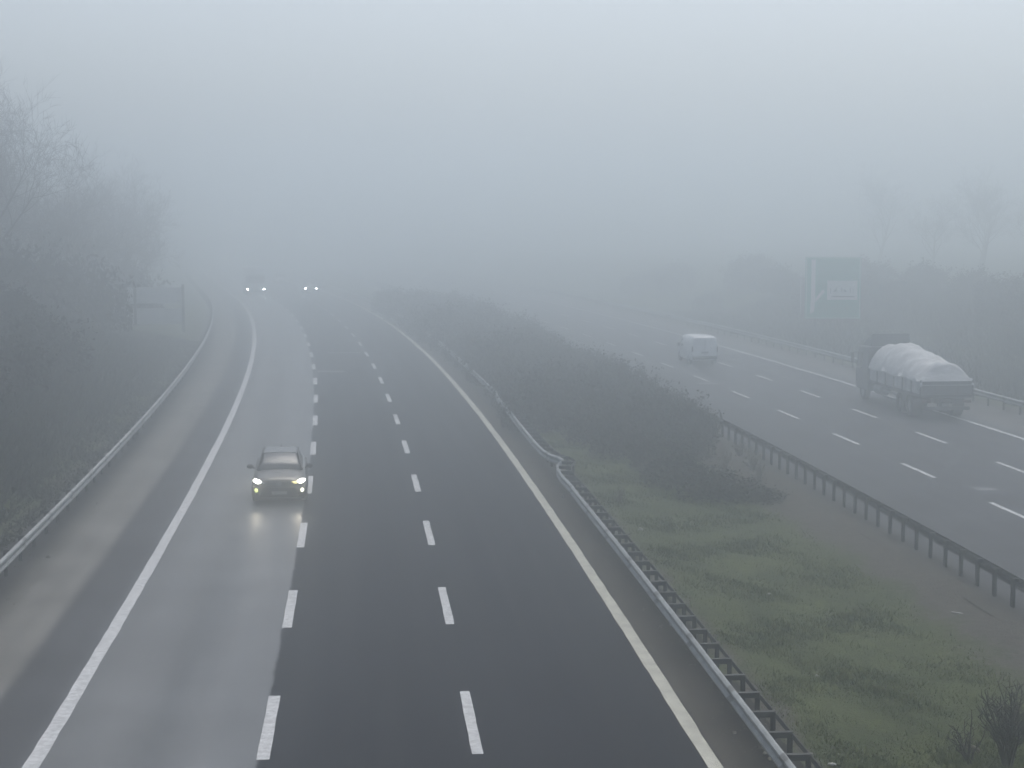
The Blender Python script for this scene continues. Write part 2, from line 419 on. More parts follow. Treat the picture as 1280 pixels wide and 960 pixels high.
# ------------------------------------------------------------------ guardrails
W_PROF = [(0, .155), (.03, .145), (.075, .115), (.08, .075), (.02, .03), (.02, -.03), (.08, -.075), (.075, -.115), (.03, -.145), (0, -.155)]
def guardrail(name_label, path, side, beam_mat, post_mat, spacing, back, post_z0=-.1, post_w=.09, topz=.75, group=None, rear_strip=False, post_from=14., cap=95, nudge=None):
    """path: list of Vector xy; side = +1 when traffic is on the +normal (left) side"""
    root = empty('guardrail', (path[0].x, path[0].y, 0)); base = root.location.copy()
    tag(root, name_label, 'guardrail', group)
    n = len(path); nor = []
    for i in range(n):
        d = (path[min(i + 1, n - 1)] - path[max(i - 1, 0)]); d.z = 0; d.normalize(); nor.append(Vector((-d.y, d.x, 0)) * side)
    rings = []
    for i, p in enumerate(path):
        prof = W_PROF + [(a - .008, b) for a, b in W_PROF[::-1]]
        rings.append([(p + nor[i] * a + Vector((0, 0, topz - .155 + b)) - base) for a, b in prof])
    mb = MB(); mb.loft(rings)
    mb.build('beam', beam_mat, root)
    # lap joints with bolts every 4 m
    cum = [0]
    for i in range(1, n): cum.append(cum[-1] + (path[i] - path[i - 1]).length)
    def at(s):
        j = max(0, min(n - 2, int(np.searchsorted(cum, s)) - 1)); t = (s - cum[j]) / max(cum[j + 1] - cum[j], 1e-6)
        p = path[j].lerp(path[j + 1], t); d = (path[j + 1] - path[j]).normalized(); return p, Vector((-d.y, d.x, 0)) * side, d
    s = 2.
    while s < min(cum[-1], 95):
        ring = []
        for ds in (-.16, .16):
            p, nn, d = at(s + ds)
            ring.append([(p + nn * (a + .006 * (1 if a > -.5 else 1)) + Vector((0, 0, topz - .155 + b * 1.03)) - base) for a, b in W_PROF])
        jm = MB(); jm.loft(ring, closed=False, caps=False); s += 4.
        if at(s - 4)[0].y > post_from: jm.build('lap_joint', MT['joint'], root)
    if rear_strip:
        mb = MB(); r2 = [[p - nor[i] * (back + .03) + Vector((0, 0, z)) - base + nor[i] * q for z, q in ((.60, 0), (.70, 0), (.70, .012), (.60, .012))] for i, p in enumerate(path)]
        mb.loft(r2); mb.build('rear_strap', post_mat, root)
    S = []; s = .6
    while s < cum[-1]: S.append(s); s += spacing
    rest = MB()
    def post(mb, p, nn, d, o):
        ang = math.atan2(nn.y, nn.x)
        c = p - nn * back
        mb.box((c.x - o.x, c.y - o.y, (topz + post_z0) / 2 - .03), (.055, post_w, topz - post_z0 - .06), ang)
        mb.box((c.x - o.x + nn.x * .03, c.y - o.y + nn.y * .03, (topz + post_z0) / 2 - .04), (.055, .012, topz - post_z0 - .08), ang)
        q = p - nn * (back / 2)
        mb.box((q.x - o.x, q.y - o.y, topz - .09), (back + .02, .07, .10), ang)
        mb.box((q.x - o.x, q.y - o.y, topz - .04), (back + .06, .10, .012), ang)
    near = [s for s in S if at(s)[0].y > post_from][:cap]
    nearset = set(near)
    for s in S:
        p, nn, d = at(s)
        gz = ground_h(p.x, p.y)
        if s in nearset:
            m1 = MB(); post(m1, p, nn, d, base); m1.build('post', post_mat, root)
        else: post(rest, p, nn, d, base)
    if rest.v:
        o = rest.build('posts', post_mat, root); o['kind'] = 'stuff'
    return root

def offs(F, o, ys): return [off_pt(F, o, float(y)) for y in ys]
Y_ALL = np.concatenate([np.arange(4, 150, 2.), np.arange(150, 300, 6.)])
# near median rail: bent out of line around 57-61 m and notched at 82 m
mrA = [(off_pt(M, 4.8, float(y))) for y in np.arange(4, 54, 2.)]
def mo(y, o): return off_pt(M, o, y)
kink = [mo(54, 4.82), mo(56, 4.78), mo(57.5, 4.83), mo(58.7, 4.98), mo(59.7, 5.28), mo(60.4, 5.22), mo(61.2, 4.98), mo(62.5, 4.86), mo(65.3, 4.83), mo(70.5, 4.87), mo(76.3, 4.95), mo(80.4, 4.98), mo(82.2, 5.05), mo(84.4, 5.2), mo(86, 5.16)]
mrB = [off_pt(M, 5.12 - .0 * y, float(y)) for y in np.concatenate([np.arange(88, 150, 3.), np.arange(150, 300, 6.)])]
guardrail('long pale steel guardrail beside the cream edge line, with a bent kink', mrA + kink + mrB, 1, MT['galv'], MT['galv_dark'], 1.2, .42, rear_strip=True)
guardrail('dark steel guardrail with tall posts between the grassy median and the right carriageway', offs(N, -8.62, Y_ALL), -1, MT['galv_dark'], MT['galv_dark'], 1.2, .12, post_w=.17, post_from=36)
guardrail('thin grey guardrail at the foot of the left bank beside the dusty shoulder', offs(M, -11.1, Y_ALL), -1, MT['galv'], MT['galv_dark'], 2.0, .2, post_from=14)
guardrail('faint pale guardrail beyond the truck on the outer side of the right carriageway', offs(N, 7.0, Y_ALL), 1, MT['galv'], MT['galv_dark'], 2.0, .2, post_from=50)

# ------------------------------------------------------------------ grass
def make_grass():
    n = 230000
    y = 24 + (rng.random(n) ** 1.5) * 62
    w = rng.random(n)
    V = np.zeros((n, 3, 3), dtype=np.float32); keep = np.ones(n, bool)
    Ms = np.array([M(v) for v in y]); Ns = np.array([N(v) for v in y])
    x0 = Ms + 5.7; x1 = Ns - 10.9
    x = x0 + w * (x1 - x0)
    # patchiness
    pat = np.sin(x * 1.9 + np.sin(y * .7) * 2) * np.sin(y * 1.1 + x * .6) + .5 * np.sin(x * 5.1 + y * 3.3)
    edge = np.minimum((x - x0) / .7, (x1 - x) / 1.5)
    keep &= rng.random(n) < np.clip(edge, .0, 1) * (.65 + .35 * np.clip(pat, -1, 1))
    x, y, pat = x[keep], y[keep], pat[keep]; n = len(x)
    z = np.array([ground_h(a, b) for a, b in zip(x, y)]) - .01
    h = (.04 + .08 * rng.random(n) ** 2) * (1 + .3 * np.clip(pat, -1, 1)) * (1 + 1.3 * (rng.random(n) < .04))
    a = rng.random(n) * 2 * math.pi; wd = .006 + .010 * rng.random(n) + y * .00012
    lean = rng.normal(0, .5, (n, 2)) * h[:, None]
    V = np.zeros((n, 3, 3), dtype=np.float32)
    V[:, 0] = np.stack([x - np.cos(a) * wd, y - np.sin(a) * wd, z], 1)
    V[:, 1] = np.stack([x + np.cos(a) * wd, y + np.sin(a) * wd, z], 1)
    V[:, 2] = np.stack([x + lean[:, 0], y + lean[:, 1], z + h], 1)
    me = fast_mesh('grass', V.reshape(-1, 3), np.arange(n * 3).reshape(-1, 3), MT['blade'])
    o = bpy.data.objects.new('grass', me); COL.objects.link(o); tag(o, 'short green grass covering the median', 'grass', kind='stuff')
make_grass()
def make_bank_growth(F, sgn, n, y0, y1, u0, u1, label):
    y = y0 + rng.random(n) ** 1.2 * (y1 - y0); w = rng.random(n); u = sgn * (u0 + w * (u1 - u0))
    x = np.array([F(v) for v in y]) + u
    z = np.array([ground_h(a, b) for a, b in zip(x, y)]) - .02
    h = (.15 + .40 * rng.random(n)) * np.clip(w * (u1 - u0) / 2, .3, 1); a = rng.random(n) * 6.28; wd = .04 + .06 * rng.random(n)
    lean = rng.normal(0, .5, (n, 2)) * h[:, None]
    V = np.zeros((n, 3, 3), dtype=np.float32)
    V[:, 0] = np.stack([x - np.cos(a) * wd, y - np.sin(a) * wd, z], 1); V[:, 1] = np.stack([x + np.cos(a) * wd, y + np.sin(a) * wd, z], 1)
    V[:, 2] = np.stack([x + lean[:, 0], y + lean[:, 1], z + h], 1)
    me = fast_mesh('ground_cover', V.reshape(-1, 3), np.arange(n * 3).reshape(-1, 3), MT['cover'])
    o = bpy.data.objects.new('ground_cover', me); COL.objects.link(o); tag(o, label, 'ground cover', kind='stuff')
make_bank_growth(M, -1, 170000, 34, 130, 12.2, 26, 'dark rough growth covering the left bank')
make_bank_growth(N, 1, 110000, 74, 170, 8.6, 32, 'dull rough growth on the verge beyond the right carriageway')

# ------------------------------------------------------------------ shrubs
def shrub(name, h, r, nstem, nleaf, seed, leafm, stemm, twigs=7, leaf=.05, spread=1.):
    rr = random.Random(seed); root = empty(name, (0, 0, 0)); st = MB(); tips = []
    for i in range(nstem):
        a = rr.uniform(0, 6.28); q = rr.random() ** .5
        dirx, diry = math.cos(a) * q * r * spread, math.sin(a) * q * r * spread; hh = h * rr.uniform(.6, 1.0) * (1 - .45 * q * q)
        b = Vector((dirx * .15, diry * .15, -.05)); pts = [b]
        for k in range(1, 5):
            t = k / 4; pts.append(Vector((dirx * (.15 + .85 * t ** 1.3) + rr.uniform(-.05, .05), diry * (.15 + .85 * t ** 1.3) + rr.uniform(-.05, .05), hh * t)))
        st.tube(pts, [k_ * (1.7 if not nleaf else 1) for k_ in (.016, .013, .010, .007, .003)], 4, cap=False)
        for k in range(twigs):
            t = rr.uniform(.25, 1); j = min(3, int(t * 4)); p = pts[j].lerp(pts[j + 1], t * 4 - j if j < 4 else 1)
            e = p + Vector((rr.uniform(-.35, .35), rr.uniform(-.35, .35), rr.uniform(.1, .4))) * (h * .4)
            mid = p.lerp(e, .5) + Vector((rr.uniform(-.04, .04), rr.uniform(-.04, .04), 0))
            st.tube([p, mid, e], [k_ * (1.7 if not nleaf else 1) for k_ in (.006, .004, .002)], 3, cap=False); tips += [p, mid, e]
    st.build('stems', stemm, root)
    if nleaf:
        T = np.array([list(t) for t in tips]); g = np.random.default_rng(seed)
        c = T[g.integers(0, len(T), nleaf)] + g.normal(0, .09 * r, (nleaf, 3))
        # fill low volume
        lo = g.random(nleaf) < .45; aa = g.random(nleaf) * 6.28; q = g.random(nleaf) ** .5
        c[lo] = np.stack([np.cos(aa) * q * r * .95, np.sin(aa) * q * r * .95, g.random(nleaf) * h * .75 * (1 - .5 * q * q)], 1)[lo]
        c[:, 2] = np.clip(c[:, 2], .02, None)
        a = g.normal(0, 1, (nleaf, 3)); a /= np.linalg.norm(a, axis=1)[:, None]; b = np.cross(a, g.normal(0, 1, (nleaf, 3))); b /= np.linalg.norm(b, axis=1)[:, None]
        s = leaf * (.6 + .8 * g.random(nleaf))[:, None]
        V = np.stack([c - a * s, c + b * s * .5, c + a * s, c - b * s * .5], 1).reshape(-1, 3)
        me = fast_mesh('foliage', V, np.arange(nleaf * 4).reshape(-1, 4), leafm)
        o = bpy.data.objects.new('foliage', me); COL.objects.link(o); o.parent = root
    return root
protoS = [shrub('shrub', 1.9, 1.5, 26, 3600, s, MT['bush_leaf'], MT['twig'], leaf=.075) for s in (1, 2, 3)]
used = [False] * 3
def place_shrub(x, y, sc, label, group, v=None, zs=1., cat='shrub'):
    v = random.randrange(3) if v is None else v
    o = protoS[v] if not used[v] else dup(protoS[v]); used[v] = True
    o.location = (x, y, ground_h(x, y) - .02); o.scale = (sc, sc, sc * zs); o.rotation_euler = (0, 0, random.uniform(0, 6.28))
    tag(o, label, cat, group); return o
HG = 'dark shrubs of the median thicket'
y = 70.5; row = 0
while y < 178:
    xa = M(y) + 6.35; xb = N(y) - 10.3
    n = 4 if y < 130 else 3
    for i in range(n):
        t = (i + .5 * (row % 2) * .6) / (n - 1 + .3)
        x = xa + (xb - xa) * t + random.uniform(-.3, .3)
        yy = y + random.uniform(-.5, .5)
        if y < 73 and t < .1: continue
        zs = (1.0 if t > .7 else 1.12) * random.uniform(.82, 1.12) * (1 - .12 * sst((y - 110) / 50))
        place_shrub(x, yy, random.uniform(.9, 1.15) * (1 if y < 130 else 1.3), 'dark winter shrub packed into the foggy thicket between the carriageways', HG, zs=zs)
    y += 2.3 if y < 130 else 3.6; row += 1
place_shrub(7.1, 56.6, 1.05, 'dark rounded shrub standing alone on the grass in front of the thicket', None, 0, .62)
place_shrub(8.2, 55.9, .72, 'low dark shrub leaning out to the right of the rounded shrub', None, 1, .55)
place_shrub(5.9, 59.5, .95, 'dark shrub joining the rounded shrub to the thicket', None, 2, .70)
place_shrub(5.9, 63.6, 1.0, 'dark shrub at the near right corner of the thicket', None, 0, .75)
place_shrub(4.6, 67.2, 1.05, 'broad dark shrub at the near front of the thicket', None, 1, .8)
place_shrub(6.9, 66.6, .9, 'dark shrub nearest the dark guardrail at the thicket front', None, 2, .7)

# bare stems near the bottom right corner, dry reeds near the rail
b = shrub('bare_shrub', 1.7, .62, 26, 0, 11, None, MT['twig'], twigs=9); b.location = (8.62, 28.4, -.05); tag(b, 'leafless upright shrub in the bottom right corner of the median', 'shrub')
b = shrub('bare_shrub', 1.0, .35, 12, 0, 12, None, MT['twig'], twigs=5); b.location = (7.95, 28.5, -.05); tag(b, 'small leafless sapling left of the corner shrub beside a pale stone', 'shrub')
b = shrub('bare_shrub', 1.3, .7, 18, 0, 14, None, MT['twig'], twigs=6); b.location = (9.3, 30.0, -.05); tag(b, 'leafless shrub half cut off by the right edge', 'shrub')
reed = shrub('dry_weed', .95, .5, 14, 350, 13, MT['dry_stem'], MT['dry_stem'], twigs=4, leaf=.04)
RG = 'dry weeds along the dark guardrail'
for i, y in enumerate([63, 66.5, 70, 74, 78, 82, 86.5, 90, 95, 99, 104, 110, 116]):
    o = reed if i == 0 else dup(reed)
    o.location = (N(y) - 9.6 + random.uniform(-.5, .2), y, ground_h(N(y) - 9.6, y)); s = random.uniform(.6, 1.25); o.scale = (s, s, s); o.rotation_euler = (0, 0, random.uniform(0, 6))
    tag(o, 'pale dry weed beside the dark guardrail at the thicket edge', 'weed', RG)
for i, (x, y, s, lab) in enumerate([(3.2, 66.0, .5, 'low dry weed at the far end of the open grass'), (5.0, 61.5, .85, 'tall thin dry weed on the grass left of the rounded shrub'), (3.6, 55.5, .6, 'thin dry weed on the grass nearest the kinked rail'), (8.9, 60.0, .8, 'bushy dry weed between the rounded shrub and the dark guardrail'), (8.0, 62.5, .9, 'tall dry weed behind the rounded shrub')]):
    o = dup(reed); o.location = (x, y, ground_h(x, y)); o.scale = (s * .8, s * .8, s * 1.2); tag(o, lab, 'weed'); 
    if 'group' in o: del o['group']

# ------------------------------------------------------------------ trees
def tree(name, seed, H, spread=.42, fine=4, leafy=False):
    rr = random.Random(seed); root = empty(name, (0, 0, 0)); tr = MB(); cr = MB()
    def grow(p, d, ln, r, lev):
        pts = [p]; q = p.copy(); dd = d.copy(); seg = 4 if lev < 3 else 3
        for k in range(seg):
            dd = (dd + Vector((rr.gauss(0, .10), rr.gauss(0, .10), rr.gauss(0, .05) + .05))).normalized()
            q = q + dd * ln / seg; pts.append(q.copy())
        rad = [r * (1 - .55 * k / seg) for k in range(seg + 1)]
        (tr if lev < 2 else cr).tube(pts, rad, 7 if lev == 0 else (5 if lev == 1 else 3), cap=False)
        if lev >= fine + 1: return
        nb = [7, 6, 5, 4, 3][min(lev, 4)]
        for i in range(nb):
            t = rr.uniform(.35 if lev else .28, 1) if i else 1.
            j = min(seg - 1, int(t * seg)); pp = pts[j].lerp(pts[j + 1], t * seg - j)
            a = rr.uniform(0, 6.28); base = dd
            side = base.cross(Vector((math.cos(a), math.sin(a), .3))).normalized()
            nd = (base * (1 - spread) + side * spread * rr.uniform(.8, 1.4) + Vector((0, 0, .12))).normalized()
            grow(pp, nd, ln * rr.uniform(.5, .72), max(r * .42 * (1 - .3 * t), .011), lev + 1)
    grow(Vector((0, 0, -.2)), Vector((0, 0, 1)), H * .45, H * .017, 0)
    tr.build('trunk', MT['bark'], root, smooth=True)
    cr.build('crown', MT['tree_twig'], root)
    return root
protoT = [tree('bare_tree', 21, 15, .5), tree('bare_tree', 22, 13, .55), tree('bare_tree', 23, 16, .45)]
usedT = [False] * 3
def place_tree(x, y, sc, label, group=None):
    v = random.randrange(3); o = protoT[v] if not usedT[v] else dup(protoT[v]); usedT[v] = True
    o.location = (x, y, ground_h(x, y)); o.scale = (sc, sc, sc); o.rotation_euler = (0, 0, random.uniform(0, 6.28)); tag(o, label, 'tree', group)
TL = 'bare trees on the left bank'
for x, y, k in [(-30.5, 98, .95), (-35, 101, .98), (-39, 108, 1.05), (-33.5, 109, .85), (-37, 116, .95), (-43, 117, 1.15), (-40, 124, .9), (-33.5, 124, .8), (-35, 132, .85), (-36, 139, .9), (-34, 146, .85), (-37, 152, .95), (-35.5, 158, .85), (-39, 164, 1.), (-31, 116, .7), (-36, 93, .95), (-40, 99, 1.), (-38.5, 170, .9), (-45, 124, 1.1), (-37.5, 126, .9), (-49, 132, 1.15), (-43, 134, 1.05), (-46, 143, 1.1), (-55, 142, 1.2), (-42.5, 146, .95), (-50, 152, 1.15), (-60, 156, 1.25), (-48, 160, 1.), (-56, 166, 1.1), (-54, 178, 1.05), (-50.5, 184, .85), (-66, 176, 1.25), (-60, 194, 1.), (-68, 206, 1.1), (-62, 214, .9), (-47, 112, 1.0)]:
    place_tree(x, y, k, 'tall bare tree fading into the fog on top of the left bank', TL)
TR = 'bare trees beyond the right carriageway'
for x, y in [(58, 160), (62, 166), (55, 172), (60, 178), (52, 186), (66, 180), (49, 196), (56, 202), (64, 204), (46, 212), (70, 190), (74, 198)]:
    place_tree(x, y, random.uniform(.7, .95), 'small bare tree nearly lost in fog beyond the right carriageway', TR)
random.seed(70)
BG = 'dark shrubs on the left bank'
for i in range(64):
    y = 44 + (i % 46) * 2.6 + random.uniform(-1, 1); u = -15.5 - random.random() * 9
    if i >= 46: y = 56 + (i - 46) * 2.2; u = -17 - random.random() * 8
    if y > 88: u -= 12
    place_shrub(M(y) + u, y, random.uniform(1., 1.5) * (1.7 if y > 88 else 1), 'dark shrub growing on the slope of the left bank', BG, cat='shrub')
UG = 'tall undergrowth beneath the trees of the left bank'
for x, y in [(-30, 104), (-33, 108), (-28.5, 112), (-35.5, 112), (-31, 118), (-38, 119), (-34, 123), (-42, 126), (-37, 130), (-33.5, 134), (-40, 137), (-36.5, 143), (-45, 140), (-33.5, 147), (-41, 150), (-37.5, 155), (-46, 156), (-42, 164), (-50, 168), (-46, 178), (-42, 172), (-34.5, 150), (-32.5, 142)]:
    place_shrub(x, y, random.uniform(1.7, 2.3), 'tall dim undergrowth shrub beneath the fading bare trees', UG, zs=1.25)
RGp = 'dark shrubs beyond the right carriageway'
for i in range(26):
    y = 112 + i * 4 + random.uniform(-1, 1); u = 21 + random.random() * 12 - 5 * (i > 14)
    place_shrub(N(y) + u, y, random.uniform(1.1, 1.9), 'dim shrub on the verge beyond the right carriageway', RGp)

# ------------------------------------------------------------------ wheels and vehicles (front of each vehicle faces -Y in its own space)
def wheel(parent, x, y, r, w):
    c = MB(); k = 28; prof = [(-w / 2, r * .62), (-w / 2, r * .9), (-w / 2 + .03, r), (w / 2 - .03, r), (w / 2, r * .9), (w / 2, r * .62)]
    rings = [[(x + a, y + rr_ * math.cos(t), r + rr_ * math.sin(t)) for t in [2 * math.pi * i / k for i in range(k)]] for a, rr_ in prof]
    c.loft(rings, caps=False); wh = c.build('wheel', MT['tyre'], parent, smooth=False)
    m = MB(); m.cyl((x, y, r), r * .62, w * .7, 'x', 20)
    for i in range(5):
        a = 2 * math.pi * i / 5; s = 1 if x > 0 else -1
        m.box((x + s * w * .37, y + math.cos(a) * r * .3, r + math.sin(a) * r * .3), (.02, r * .12, r * .12))
    m.build('rim', MT['rim'], wh)
    return wh

def body_loft(stations, crown=.04):
    rings = []
    for (y, hb, hm, ht, zb, zm, ztop) in stations:
        half = [(0, zb), (hb * .8, zb), (hb, zb + .08), (hm, zm * .75 + zb * .25), (hm, zm), (hm * .97, zm + (ztop - zm) * .6), (ht, ztop - .015), (ht * .5, ztop + crown * .7)]
        ring = [(a, y, z) for a, z in half] + [(0, y, ztop + crown)] + [(-a, y, z) for a, z in half[:0:-1]]
        rings.append(ring)
    return rings

def crossover(name, label, cat, paint, loc, rz, lamp, lit=True, full=True, scale=1.):
    root = empty(name, loc, rz); tag(root, label, cat); root.scale = (scale,) * 3
    #        y     hb   hm   ht   zb   zm   ztop
    st = [(0.00, .50, .60, .46, .30, .50, .66), (.05, .68, .76, .56, .22, .50, .76), (.18, .78, .87, .66, .19, .56, .84), (.45, .82, .895, .72, .18, .62, .91),
          (.85, .84, .90, .74, .20, .66, .98), (1.15, .85, .90, .76, .20, .68, 1.03), (1.8, .85, .89, .80, .20, .70, 1.06), (2.6, .85, .89, .80, .20, .70, 1.09),
          (3.3, .85, .905, .80, .22, .72, 1.12), (3.9, .83, .90, .76, .26, .74, 1.14), (4.2, .78, .84, .68, .32, .72, 1.08), (4.36, .66, .74, .58, .40, .70, .98)]
    mb = MB(); mb.loft(body_loft(st)); mb.build('body', paint, root, smooth=True, sub=1)
    # glasshouse
    gh = [(1.02, .74, 1.03, .70, 1.05), (1.35, .75, 1.04, .66, 1.25), (1.80, .755, 1.06, .585, 1.475), (2.4, .755, 1.08, .585, 1.52), (3.1, .75, 1.10, .575, 1.50), (3.7, .72, 1.12, .56, 1.38), (4.12, .66, 1.10, .58, 1.14)]
    rings = []
    for y, hb, zb, ht, zt in gh:
        rings.append([(-hb, y, zb - .05), (-ht, y, zt - .03), (-ht * .8, y, zt), (0, y, zt + .012), (ht * .8, y, zt), (ht, y, zt - .03), (hb, y, zb - .05)])
    mb = MB(); mb.loft(rings); mb.build('windows', MT['dark_glass'], root, smooth=True)
    # roof panel
    mb = MB(); rr_ = []
    for y, hb, zb, ht, zt in gh[2:6]:
        yy = y + (.02 if y < 2 else 0)
        rr_.append([(-ht - .012, yy, zt - .045), (-ht - .002, yy, zt - .018), (-ht * .8, yy, zt + .014), (0, yy, zt + .028), (ht * .8, yy, zt + .014), (ht + .002, yy, zt - .018), (ht + .012, yy, zt - .045)])
    mb.loft(rr_, closed=False, caps=False); mb.build('roof', paint, root, smooth=True)
    for s in (-1, 1):
        mb = MB(); mb.tube([(s * .745, 1.0, 1.02), (s * .675, 1.36, 1.245), (s * .60, 1.8, 1.465)], [.035, .032, .03], 6); mb.tube([(s * .60, 1.8, 1.465), (s * .60, 2.4, 1.5), (s * .59, 3.1, 1.485), (s * .58, 3.7, 1.36)], .022, 6); mb.build('pillar', MT['black_plastic'], root)
        # side mirror
        mb = MB(); rg = []
        for yy, k in ((1.12, .7), (1.16, 1.), (1.26, 1.), (1.32, .6)):
            rg.append([(s * (.99 + .115 * k * math.cos(t)), yy, 1.115 + .075 * k * math.sin(t)) for t in [2 * math.pi * i / 12 for i in range(12)]])
        mb.loft(rg); mb.tube([(s * .84, 1.3, 1.04), (s * .93, 1.25, 1.08)], .025, 6); mb.build('side_mirror', MT['black_plastic'], root, smooth=True)
        for wy in (.86, 3.50):
            wheel(root, s * .80, wy, .335, .215)
            mb = MB(); k = 15; vi = []; 
            for r_, xx in ((.345, .885), (.345, .915), (.43, .915), (.43, .885)):
                vi.append([(s * xx, wy + r_ * math.cos(t), .335 + r_ * math.sin(t)) for t in [math.pi * (-.05 + 1.1 * i / (k - 1)) for i in range(k)]])
            rings = [[vi[q][i] for q in range(4)] for i in range(k)]; mb.loft(rings); mb.build('wheel_arch', MT['black_plastic'], root)
    # front lamps
    for s in (-1, 1):
        mb = MB(); mb.disc((s * .715, .085, .765), .15, .068, .07, rot=s * .35); mb.build('headlight', lamp, root, smooth=True)
        if full:
            mb = MB(); mb.disc((s * .50, .022, .722), .125 if s > 0 else .10, .046 if s > 0 else .022, .05, rot=s * .12); mb.build('indicator_light', MT['lamp_amber'] if s > 0 else MT['lens'], root, smooth=True)
            mb = MB(); mb.disc((s * .735, .075, .475), .072, .072, .06); mb.build('fog_light', (MT['lamp_fogw'] if s > 0 else MT['lamp_fog']), root, smooth=True)
            if s < 0: root.children[-1]['label'] = 'greenish yellow fog light'
            else: root.children[-1]['label'] = 'pale fog light'
    # upper grille V, lower grille, bumper, plate, emblem
    mb = MB(); mb.add([(-.52, -.01, .69), (-.16, -.042, .645), (0, -.05, .595), (.16, -.042, .645), (.52, -.01, .69), (.52, .0, .745), (.16, -.03, .735), (0, -.036, .735), (-.16, -.03, .735), (-.52, .0, .745)],
                      [(0, 1, 8, 9), (1, 2, 7, 8), (2, 3, 6, 7), (3, 4, 5, 6)]); mb.build('upper_grille', MT['black_plastic'], root)
    mb = MB()
    mb.loft([[(-.66, yy, .29), (-.52, yy, .575), (.52, yy, .575), (.66, yy, .29)] for yy in (-.045, .12)])
    for k in range(5): mb.box((0, -.053, .325 + .05 * k), (1.14 - .07 * k, .012, .012))
    mb.build('lower_grille', MT['black_plastic'], root)
    mb = MB(); mb.loft([[(-.62, .02, zz), (-.40, -.05, zz), (.40, -.05, zz), (.62, .02, zz), (.80, .14, zz), (.80, .3, zz), (-.80, .3, zz), (-.80, .14, zz)] for zz in (.17, .285)]); mb.build('front_bumper', MT['black_plastic'], root, bevel=.01)
    mb = MB(); mb.box((0, -.056, .245), (1.2, .014, .025)); mb.build('bumper_trim', MT['car_trim'], root)
    mb = MB(); mb.box((0, -.066, .40), (.50, .014, .105)); mb.build('number_plate', MT['plate'], root, bevel=.004)
    mb = MB(); k = 20
    for rx, rz_, cz in ((.088, .058, .685), (.030, .055, .685), (.060, .022, .70)):
        mb.tube([(rx * math.cos(t), -.06, cz + rz_ * math.sin(t)) for t in [2 * math.pi * i / k for i in range(k + 1)]], .008, 5, cap=False)
    mb.build('emblem', MT['chrome'], root)
    if full:
        for x0, x1 in ((.55, -.02), (-.05, -.62)):
            mb = MB(); mb.tube([(x0, 1.0, 1.055), ((x0 + x1) / 2, 1.06, 1.075), (x1, 1.12, 1.085)], .010, 5); mb.build('wiper', MT['black_plastic'], root)
        for s in (-1, 1):
            mb = MB(); mb.disc((s * .70, 4.26, .92), .16, .07, .04); o = mb.build('tail_light', MT['tail_red'], root); 
            for yd in (2.05, 3.05):
                mb = MB(); mb.box((s * .90, yd, .93), (.03, .16, .025)); mb.build('door_handle', paint, root, bevel=.005)
        mb = MB(); mb.tube([(0, 3.2, 1.51), (0, 3.32, 1.6)], [.02, .006], 6); mb.build('aerial', MT['black_plastic'], root)
        mb = MB(); mb.tube([(-.705, 1.6, 1.05 - .02), (-.73, 1.7, 1.06)], .004, 4)
        mb.tube([(.62, 1.0, .99), (0, .55, .985), (-.62, 1.0, .99)], .004, 4); mb.build('bonnet_seam', MT['black_plastic'], root)
    return root

y0 = 54.7; p = off_pt(M, -4.95, y0)
crossover('oncoming_car', 'bronze grey crossover car with lit headlights coming down the pale lane', 'car', MT['car_paint'], (-7.66, y0, .022), heading(M, y0) * 1.15, MT['lamp_white'])
# beam of the near car's lamps
for sx in (-.70, .70):
    ld = bpy.data.lights.new('headlight_beam', 'SPOT'); ld.energy = 20; ld.spot_size = R(50); ld.spot_blend = .8; ld.color = (1, .88, .66); ld.shadow_soft_size = .08
    lo = bpy.data.objects.new('headlight_beam', ld); COL.objects.link(lo); lo.location = (-7.66 + sx, y0 - .12, .78)
    lo.rotation_euler = (R(90 - 7), 0, R(180))

# distant traffic
q = off_pt(M, -2.2, 215)
crossover('oncoming_car', 'distant car seen only as two small headlights in the dark lane', 'car', MT['far_paint'], (-25.7, 215, .022), heading(M, 215), MT['lamp_far'], full=False)
crossover('oncoming_car', 'farthest car, a pair of headlight dots high in the fog at left', 'car', MT['far_paint'], (-62.6, 370, .022), heading(M, 370), MT['lamp_farthest'], full=False, scale=1.1)
crossover('oncoming_car', 'dim pale car without lights between the two distant headlight pairs', 'car', MT['van_white'], (-34.2, 250, .022), heading(M, 250), MT['lens'], full=False)

def box_van_body(L, W, H, zb, nose=.9):
    pass

